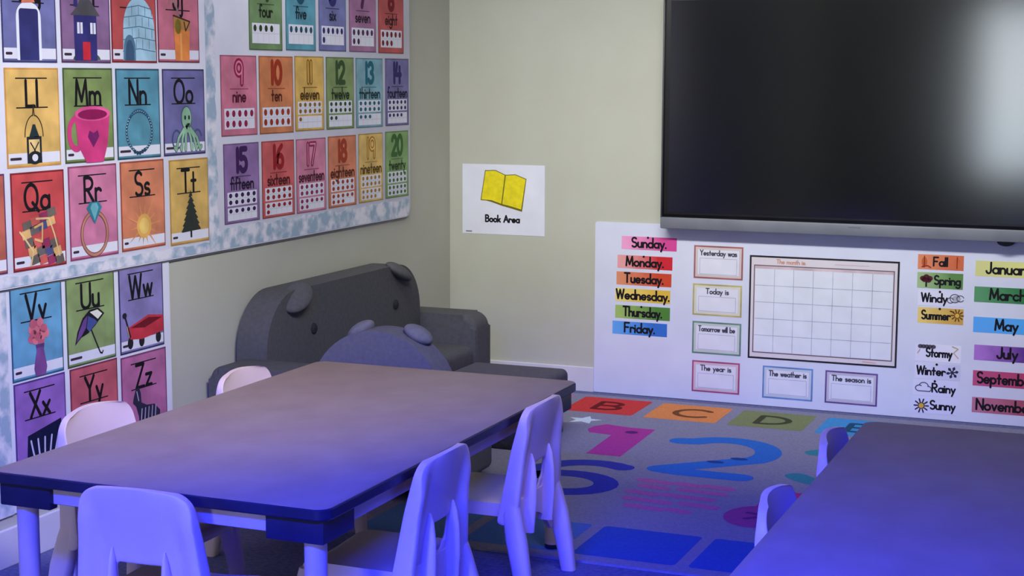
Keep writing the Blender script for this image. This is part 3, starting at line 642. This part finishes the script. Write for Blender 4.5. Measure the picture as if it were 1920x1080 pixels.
# ------------------------------------------------------------------ television
tv = empty('television', (2.14, -.05, .873)); tag(tv, 'wide black wall-mounted television with a silver lower bar', 'television')
def tchild(name, bm, m, sm=True):
    o = obj(name, bm, m, tv, sm=sm); o.matrix_parent_inverse = Matrix.Translation((-2.14, .05, -.873)); return o
TX0, TX1 = 1.193, 3.085
tchild('casing', box(TX0, TX1, -.092, -.02, .885, 2.005, .006), TVBLACK)
tchild('screen', box(TX0 + .034, TX1 - .034, -.0935, -.088, .955, 1.985, 0), SCREEN, False)
tchild('bezel', prism([(TX0 + .012, .945), (TX1 - .012, .945), (TX1 - .012, 1.995), (TX0 + .012, 1.995)], -.0925, -.09, 'xz'), TVBLACK, False)
tchild('lower_bar', box(TX0 - .004, TX1 + .004, -.102, -.03, .873, .93, .006), SILVER)
tchild('side_trim', box(TX0 - .004, TX0 + .004, -.098, -.03, .92, 2.008, .002), mottled('tv_side_grey', RGB(60, 62, 66), RGB(70, 72, 76), 6, .4, .5))
tchild('sensor', prism([(2.833 + .04 * math.cos(t), .874 + .022 * math.sin(t)) for t in [PI + PI * i / 10 for i in range(11)]], -.09, -.05, 'xz', .003), TVBLACK)
a = Art(); a.sheet(0, .06, 0, .006, .0006, mottled('tv_mark_grey', RGB(104, 108, 116), RGB(112, 116, 124), 5, .4, .4))
o = a.build('badge', on_back(2.115, .911, .102)); o.parent = tv; o.matrix_parent_inverse = Matrix.Translation((-2.14, .05, -.873))
tchild('wall_bracket', box(1.9, 2.4, -.03, -.0015, 1.2, 1.7, .003), TVBLACK)

# ------------------------------------------------------------------ rug
rug = Art(); RGX0, RGX1, RGY0, RGY1 = .50, 3.62, -2.775, -.10
RUGM = mottled('rug_pile_light', RGB(132, 131, 154), RGB(144, 143, 166), 90, .95, .05, bump=.4, bscale=500)
rug.sheet(RGX0, RGX1, RGY0, RGY1, .008, RUGM, .03)
def pile(r, g, b): return mottled('rug_%d_%d_%d' % (r, g, b), RGB(r, g, b, .92), RGB(r, g, b, 1.08), 90, .95, .05, bump=.4, bscale=500)
cells = 'ABCDEFG'; cols = [(196, 112, 160), (206, 66, 66), (222, 140, 84), (128, 138, 96), (72, 148, 206), (150, 96, 176), (206, 66, 66)]
for i, (c, q) in enumerate(zip(cells, cols)):
    x0 = .42 + .412 * i if i else .53; x1 = .42 + .412 * i + .355 if i else .77
    rug.poly(rounded(x0 + .0, x1, -.51 - .008 * i, -.155 - .008 * i, (.02,) * 4, 4), pile(*q), 1)
    rug.text(c, (x0 + x1) / 2 + .01, -.42 - .008 * i, .17, .032, pile(*[int(v * .55) for v in q]), 2, sx=1.35)
for i in range(6):
    x0 = 1.275 + .41 * i - .41; q = [(96, 132, 180), (84, 120, 190), (58, 92, 172), (58, 92, 172), (84, 120, 190), (120, 92, 180)][i]
    rug.poly(rounded(x0, x0 + .365, -2.71, -2.35, (.02,) * 4, 4), pile(*q), 1)
rug.poly([(1.1, -.80), (1.14, -.74), (1.25, -.765), (1.384, -.765), (1.40, -1.325), (1.245, -1.325), (1.232, -.945), (1.12, -.93), (1.09, -.87)], pile(172, 62, 150), 1)
rug.ell(1.30, -.86, .03, .028, pile(96, 40, 110), 2)
rug.stroke([(1.56, -.935)] + A(1.775, -1.06, .2, .215, 140, -30, 18) + [(1.62, -1.46), (1.70, -1.478), (1.96, -1.478)], .115, pile(52, 112, 196), 1)
for x, y in ((1.88, -1.17), (1.80, -1.26)): rug.ell(x, y, .038, .022, pile(34, 70, 140), 2)
rug.stroke([(1.47, -1.50)] + A(1.36, -1.72, .22, .25, 60, 180, 10) + A(1.33, -1.82, .17, .145, 180, 540, 26), .10, pile(56, 62, 168), 1)
rug.stroke([(2.16, -.93)] + A(2.36, -.99, .2, .16, 130, -70, 14) + A(2.36, -1.28, .22, .17, 70, -150, 16), .10, pile(60, 136, 150), 1)
for y, segs in ((-1.665, ((1.61, 1.72), (1.76, 1.84), (1.87, 1.97))), (-1.75, ((1.64, 1.73), (1.80, 1.96))), (-1.85, ((1.62, 1.72), (1.76, 1.94))), (-1.95, ((1.64, 1.80), (1.86, 1.98))), (-2.05, ((1.68, 1.80), (1.84, 1.90)))):
    for s0, s1 in segs: rug.stroke([(s0, y), (s1, y - .012)], .056, pile(186, 106, 156), 1)
rug.poly(rounded(2.125, 2.47, -1.99, -1.625, (.015,) * 4, 4), pile(196, 64, 130), 1)
rug.stroke([(2.19, -1.76), (2.24, -1.72), (2.29, -1.78)], .03, RUGM, 2)
rug.ell(2.16, -2.02, .12, .15, pile(160, 70, 140), 2); rug.stroke([(2.12, -1.98), (2.2, -2.0), (2.13, -2.06)], .025, pile(112, 50, 120), 3)
star = []
for i in range(10): t = PI / 2 + PI * i / 5; r = .085 if i % 2 == 0 else .04; star.append((1.01 + r * math.cos(t), -.69 + r * math.sin(t)))
rug.poly(star, pile(206, 222, 236), 1)
tag(rug.build('alphabet_rug', on_floor(0, 0, 0)), 'pale alphabet rug with coloured letter squares and big numbers on the floor', 'rug')

# ------------------------------------------------------------------ bear sofa in the corner
sf = empty('bear_sofa', (.25, -1.43, 0)); tag(sf, 'charcoal grey bear-eared kids sofa in the corner against the left wall', 'sofa')
def schild(name, bm, m, root=sf, parent=None):
    o = obj(name, bm, m, parent or root)
    if parent is None: o.matrix_parent_inverse = Matrix.Translation(-root.location)
    return o
out = rounded(-2.15, -.715, .10, .735, (.05, .05, .24, .24), 12)
back = schild('backrest', prism(out, .022, .165, 'yz', .035, 5), SOFAM)
for y, tilt in ((-1.905, .5), (-.945, -.35)):
    M = Matrix.Translation((.165, y, .702)) @ Matrix.Rotation(tilt, 4, 'X') @ Matrix.Rotation(.5, 4, 'Y')
    schild('ear', ellipsoid(.062, .098, .03, M), SOFAM)
for y in (-1.765, -.985):
    M = Matrix.Translation((.166, y, .55)); schild('button_eye', ellipsoid(.012, .024, .024, M), SOFAD)
schild('seat_cushion', box(.05, .458, -2.14, -.715, .215, .335, .04, 5), SOFAM)
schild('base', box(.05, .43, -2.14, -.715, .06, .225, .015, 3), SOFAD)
for y0, y1 in ((-2.36, -2.145), (-.71, -.53)):
    schild('armrest', prism(rounded(.022, .458, .06, .475, (.03, .03, .07, .05), 8), y0, y1, 'xz', .03, 5), SOFAM)
for y in (-2.28, -.6):
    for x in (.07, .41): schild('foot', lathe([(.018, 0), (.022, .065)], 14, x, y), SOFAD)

# small armchair behind the table
ac = empty('bear_armchair', (.757, -2.1, .009)); tag(ac, 'small grey bear-eared armchair with rounded back, behind the long table', 'armchair')
cz, rr, cx = .378, .285, .760
arch = [(cx - rr, .05)] + [(cx + rr * math.cos(t), cz + rr * math.sin(t)) for t in [PI - PI * i / 28 for i in range(29)]] + [(cx + rr, .05)]
schild('backrest', prism(arch, -2.35, -2.21, 'xz', .028, 5), CHAIRGREY, ac)
for x, tl in ((cx - .11, .65), (cx + .135, -.5)):
    M = Matrix.Translation((x, -2.255, .645)) @ Matrix.Rotation(-tl * .9, 4, 'Y')
    schild('ear', ellipsoid(.062, .05, .03, M), EARM, ac)
schild('seat_cushion', box(cx - .2, cx + .2, -2.22, -1.86, .17, .29, .035, 4), CHAIRGREY, ac)
schild('base', box(cx - .24, cx + .24, -2.22, -1.88, .012, .18, .015, 3), CHAIRGREY, ac)
for s in (-1, 1): schild('armrest', box(min(cx + s * .2, cx + s * .28), max(cx + s * .2, cx + s * .28), -2.23, -1.86, .05, .4, .03, 4), CHAIRGREY, ac)

ot = empty('ottoman', (.81, -1.18, .009)); tag(ot, 'low grey upholstered ottoman beside the sofa end near the white baseboard', 'ottoman')
schild('cushion', box(.56, 1.035, -1.42, -.965, .10, .305, .03, 5), OTTO, ot)
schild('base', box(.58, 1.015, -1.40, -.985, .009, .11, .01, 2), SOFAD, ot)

# ------------------------------------------------------------------ tables
TH = .585
def make_table(far_lift=0.0):
    t = empty('activity_table'); W, L = 1.01, 1.78; hw, hl = W / 2, L / 2
    obj('tabletop', prism(rounded(-hw + .003, hw - .003, -hl + .003, hl - .003, (.035,) * 4, 8), TH - .026, TH, 'xy', .002, 2), LAMINATE, t)
    # rubber edge band: ring around the top
    bm = bmesh.new(); o1 = rounded(-hw, hw, -hl, hl, (.038,) * 4, 8); o0 = rounded(-hw + .0035, hw - .0035, -hl + .0035, hl - .0035, (.0345,) * 4, 8); n = len(o1)
    prof = [(o0, TH - .0012), (o1, TH - .005), (o1, TH - .027), (o0, TH - .031)]
    rings = [[bm.verts.new((x, y, z)) for x, y in o] for o, z in prof]
    for k in range(4):
        r0, r1 = rings[k], rings[(k + 1) % 4]
        for i in range(n): bm.faces.new((r0[i], r0[(i + 1) % n], r1[(i + 1) % n], r1[i]))
    obj('edge_band', bm, NAVY, t)
    obj('underside', prism(rounded(-hw + .006, hw - .006, -hl + .006, hl - .006, (.03,) * 4, 6), TH - .032, TH - .0262, 'xy'), NAVY, t)
    ap = TH - .033
    for s in (-1, 1):
        x = s * (hw - .035); obj('apron', box(min(x, x - s * .018), max(x, x - s * .018), -hl + .17, hl - .17, ap - .048, ap, .002, 1), RAIL, t)
        y = s * (hl - .035); obj('apron', box(-hw + .17, hw - .17, min(y, y - s * .018), max(y, y - s * .018), ap - .048, ap, .002, 1), RAIL, t)
    for sx in (-1, 1):
        for sy in (-1, 1):
            bx, by = sx * (hw - .02), sy * (hl - .02); ix, iy = sx * (hw - .18), sy * (hl - .18)
            # L-shaped bracket hugging the corner, deeper at the leg
            pts = [(bx, by), (bx, iy), (bx - sx * .03, iy), (bx - sx * .03, by - sy * .11), (bx - sx * .11, by - sy * .11), (bx - sx * .11, by - sy * .03), (ix, by - sy * .03), (ix, by)]
            if sx * sy < 0: pts = pts[::-1]
            obj('corner_bracket', prism(pts, ap - .062, ap + .0005, 'xy', .004, 2), NAVY, t)
            lf = far_lift if sy > 0 else 0.0
            lx, ly = sx * (hw - .068), sy * (hl - .068)
            lg = obj('leg', lathe([(.020, .012 + lf), (.0265, .014 + lf), (.028, .2), (.0285, ap - .06)], 24, lx, ly), LEGM, t)
            obj('foot_glide', lathe([(.024, lf), (.027, .004 + lf), (.027, .016 + lf)], 20, lx, ly), NAVY, lg)
    return t
t1 = make_table(.0095); t1.location = (1.167, -3.497, 0); tag(t1, 'long rectangular maple table with navy edge, left of the rug, five chairs around it', 'table', 'classroom tables')
t2 = make_table(); t2.location = (3.193, -3.75, 0); tag(t2, 'rectangular maple table in the lower right corner, cut off by the frame', 'table', 'classroom tables')

# ------------------------------------------------------------------ stacking chairs
def make_chair():
    t = empty('stacking_chair'); Z0, Z1 = .245, .622
    # back shell: grid in u (across) and z (up), front and rear skins, a hand hole near the bottom
    us = [-1, -.97, -.9, -.8, -.66, -.52, -.40, -.27, -.13, 0, .13, .27, .40, .52, .66, .8, .9, .97, 1]
    R = .05; hs = [Z0, .27, .30, .322, .345, .366, .388, .415, .43, .45, .47, .50, .53, .555] + [Z1 - R + R * math.sin(PI / 2 * i / 7) for i in range(0, 8)]
    def hw(z):
        q_ = (z - Z0) / (Z1 - Z0); w = .200 - .052 * q_ + .012 * q_ * q_
        d = z - (Z1 - R)
        return w - (R - math.sqrt(max(0, R * R - d * d))) if d > 0 else w
    bm = bmesh.new(); F = []; K = []
    for z in hs:
        v = (z - Z0) / (Z1 - Z0); fr = []; rr_ = []
        for u in us:
            x = u * hw(z); top = max(0, (v - .55) / .45); top = top * top * (3 - 2 * top)
            y = -.150 - .062 * v + .030 * u * u * (1 - .25 * top)
            fd = min(1, max(0, (v - .72) / .26)); fd = 1 - .8 * fd * fd * (3 - 2 * fd)
            fe = min(1, max(0, (abs(u) - .70) / .16)); fe = fe * fe * (3 - 2 * fe)
            th = .012 + (.019 + .034 * (1 - v)) * fe * fd + .006 * top
            zz = z - .010 * (u * u) * top
            fr.append(bm.verts.new((x, y, zz))); rr_.append(bm.verts.new((x, y - th, zz)))
        F.append(fr); K.append(rr_)
    nz, nu = len(hs), len(us)
    def hole(i, j):
        zc = (hs[i] + hs[i + 1]) / 2; uc = (us[j] + us[j + 1]) / 2
        if not (.322 < zc < .415): return False
        lim = .28 if zc < .345 else .42
        return abs(uc) < lim
    solid = {(i, j): not hole(i, j) for i in range(nz - 1) for j in range(nu - 1)}
    for (i, j), s in solid.items():
        if not s: continue
        bm.faces.new((F[i][j], F[i][j + 1], F[i + 1][j + 1], F[i + 1][j])); bm.faces.new((K[i][j + 1], K[i][j], K[i + 1][j], K[i + 1][j + 1]))
        for di, dj, a, b in ((-1, 0, (i, j), (i, j + 1)), (1, 0, (i + 1, j + 1), (i + 1, j)), (0, -1, (i + 1, j), (i, j)), (0, 1, (i, j + 1), (i + 1, j + 1))):
            if not solid.get((i + di, j + dj), False):
                bm.faces.new((F[a[0]][a[1]], K[a[0]][a[1]], K[b[0]][b[1]], F[b[0]][b[1]]))
    bmesh.ops.remove_doubles(bm, verts=bm.verts[:], dist=1e-5)
    o = obj('backrest', bm, PLASTIC, t, angle=180)
    md = o.modifiers.new('round', 'SUBSURF'); md.levels = 1; md.render_levels = 2
    # pointed ribs beside the hole
    for s in (-1, 1):
        obj('rib', loft([((s * .082, -.180, .20), .012, .026), ((s * .081, -.188, .30), .012, .026), ((s * .079, -.194, .38), .010, .019), ((s * .077, -.196, .43), .007, .010), ((s * .076, -.194, .456), .002, .003)], 8, 2.4), PLASTIC, t, angle=60)
    # seat shell with a dished top and a rolled front
    bm = bmesh.new(); n = 14; T = []; U = []
    for i in range(n + 1):
        q = i / n; y = -.165 + .345 * q; a_, b_ = [], []
        for j in range(n + 1):
            u = -1 + 2 * j / n; w = .172 - .018 * max(0, q - .75) / .25 - (.03 if i == n else 0)
            z = .305 - .012 * math.sin(PI * min(1, max(0, q))) * (1 - u * u) - .030 * max(0, (q - .82) / .18) ** 2 + .004 * u * u
            a_.append(bm.verts.new((u * w, y, z))); b_.append(bm.verts.new((u * w, y, z - .014 - .028 * (abs(u) > .92))))
        T.append(a_); U.append(b_)
    for i in range(n):
        for j in range(n):
            bm.faces.new((T[i][j], T[i][j + 1], T[i + 1][j + 1], T[i + 1][j])); bm.faces.new((U[i][j + 1], U[i][j], U[i + 1][j], U[i + 1][j + 1]))
        bm.faces.new((T[i][0], T[i + 1][0], U[i + 1][0], U[i][0])); bm.faces.new((T[i + 1][n], T[i][n], U[i][n], U[i + 1][n]))
    for j in range(n):
        bm.faces.new((T[0][j + 1], T[0][j], U[0][j], U[0][j + 1])); bm.faces.new((T[n][j], T[n][j + 1], U[n][j + 1], U[n][j]))
    st = obj('seat', bm, PLASTIC, t, angle=60)
    # arched apron between the rear legs
    ar = [(-.165, .315), (-.165, .15)] + [(-.15 + .15 * 2 * i / 12, .15 + .095 * math.sin(PI * i / 12)) for i in range(13)] + [(.165, .15), (.165, .315)]
    obj('apron', prism(ar, -.176, -.160, 'xz', .003, 2), PLASTIC, t, angle=50)
    for s in (-1, 1):
        obj('leg', loft([((s * .196, -.222, 0), .022, .024), ((s * .192, -.208, .10), .024, .029), ((s * .187, -.188, .20), .0235, .034), ((s * .180, -.171, .28), .019, .030), ((s * .174, -.166, .33), .012, .020), ((s * .170, -.166, .36), .004, .008)], 8, 3.2), PLASTIC, t, angle=60)
        obj('leg', loft([((s * .170, .175, 0), .019, .019), ((s * .163, .165, .14), .021, .024), ((s * .152, .150, .25), .022, .030), ((s * .146, .140, .282), .020, .034)], 8, 3.2), PLASTIC, t, angle=60)
    return t
proto = make_chair()
SP = [  # x, y, facing, size, label
    (1.165, -4.262, .06, .985, 'beige plastic stacking chair seen from behind at the near end of the left table'),
    (1.512, -3.795, PI / 2, .985, 'beige plastic chair on the right side of the left table, the nearer of two'),
    (1.512, -3.050, PI / 2, .985, 'beige plastic chair beside the rug, tucked under the left table near its far corner'),
    (.770, -3.800, -PI / 2, 1.03, 'beige plastic chair between the left table and the alphabet cards'),
    (.770, -2.985, -PI / 2, .985, 'beige plastic chair between the left table and the bare wall near the sofa'),
    (2.845, -3.170, -PI / 2, .985, 'beige plastic chair at the right-hand table, the farther one by the letter squares'),
    (2.845, -3.890, -PI / 2, .985, 'beige plastic chair at the right-hand table, the nearer one, mostly hidden'),
]
for i, (x, y, rz, s, lb) in enumerate(SP):
    c = proto if i == 0 else copy_tree(proto)
    c.location = (x, y, 0); c.rotation_euler = (0, 0, rz); c.scale = (s, s, s)
    tag(c, lb, 'chair', 'beige stacking chairs')

# ------------------------------------------------------------------ camera
cam = bpy.data.cameras.new('camera'); co = bpy.data.objects.new('camera', cam); COL.objects.link(co)
cam.sensor_width = 36; cam.sensor_fit = 'HORIZONTAL'; cam.lens = 2985.285 / 1920 * 36; cam.clip_start = .05
yaw, pit, rol = .38855, .13240, .0027
fw = Vector((-math.sin(yaw) * math.cos(pit), math.cos(yaw) * math.cos(pit), -math.sin(pit))); rt = Vector((math.cos(yaw), math.sin(yaw), 0)); up = rt.cross(fw)
r2 = rt * math.cos(rol) + up * math.sin(rol); u2 = up * math.cos(rol) - rt * math.sin(rol)
co.matrix_world = Matrix(((r2.x, u2.x, -fw.x, 3.48947), (r2.y, u2.y, -fw.y, -7.65431), (r2.z, u2.z, -fw.z, 1.61964), (0, 0, 0, 1)))
SC.camera = co

# ------------------------------------------------------------------ light
def area(name, loc, target, sx, sy, power, col, spread=180):
    l = bpy.data.lights.new(name, 'AREA'); l.shape = 'RECTANGLE'; l.size = sx; l.size_y = sy; l.energy = power; l.color = col; l.spread = math.radians(spread)
    o = bpy.data.objects.new(name, l); COL.objects.link(o); o.location = loc
    o.rotation_euler = (Vector(target) - Vector(loc)).to_track_quat('-Z', 'Y').to_euler()
    return o
area('ceiling_light', (1.8, -2.6, RZ - .03), (1.8, 0, 1.1), 3.4, .3, 46, (1.0, 1.0, .95), 84)
area('ceiling_light', (2.3, -4.4, RZ - .03), (0, -2.95, 1.15), 1.6, .4, 32, (1.0, .99, .96), 78)
area('added_blue_wash', (2.7, -7.2, RZ - .15), (2.15, -4.8, .1), 2.2, .2, 128, (.012, .025, 1.0), 62)  # added blue wash tinting the front of the room; the room has no such lamp
w = bpy.data.worlds.new('world'); SC.world = w; w.use_nodes = True
w.node_tree.nodes['Background'].inputs['Color'].default_value = (.75, .85, 1, 1); w.node_tree.nodes['Background'].inputs['Strength'].default_value = .6
SC.view_settings.view_transform = 'Standard'; SC.view_settings.look = 'None'; SC.view_settings.exposure = 0.0; SC.view_settings.gamma = 1.0; SC.view_settings.use_curve_mapping = False
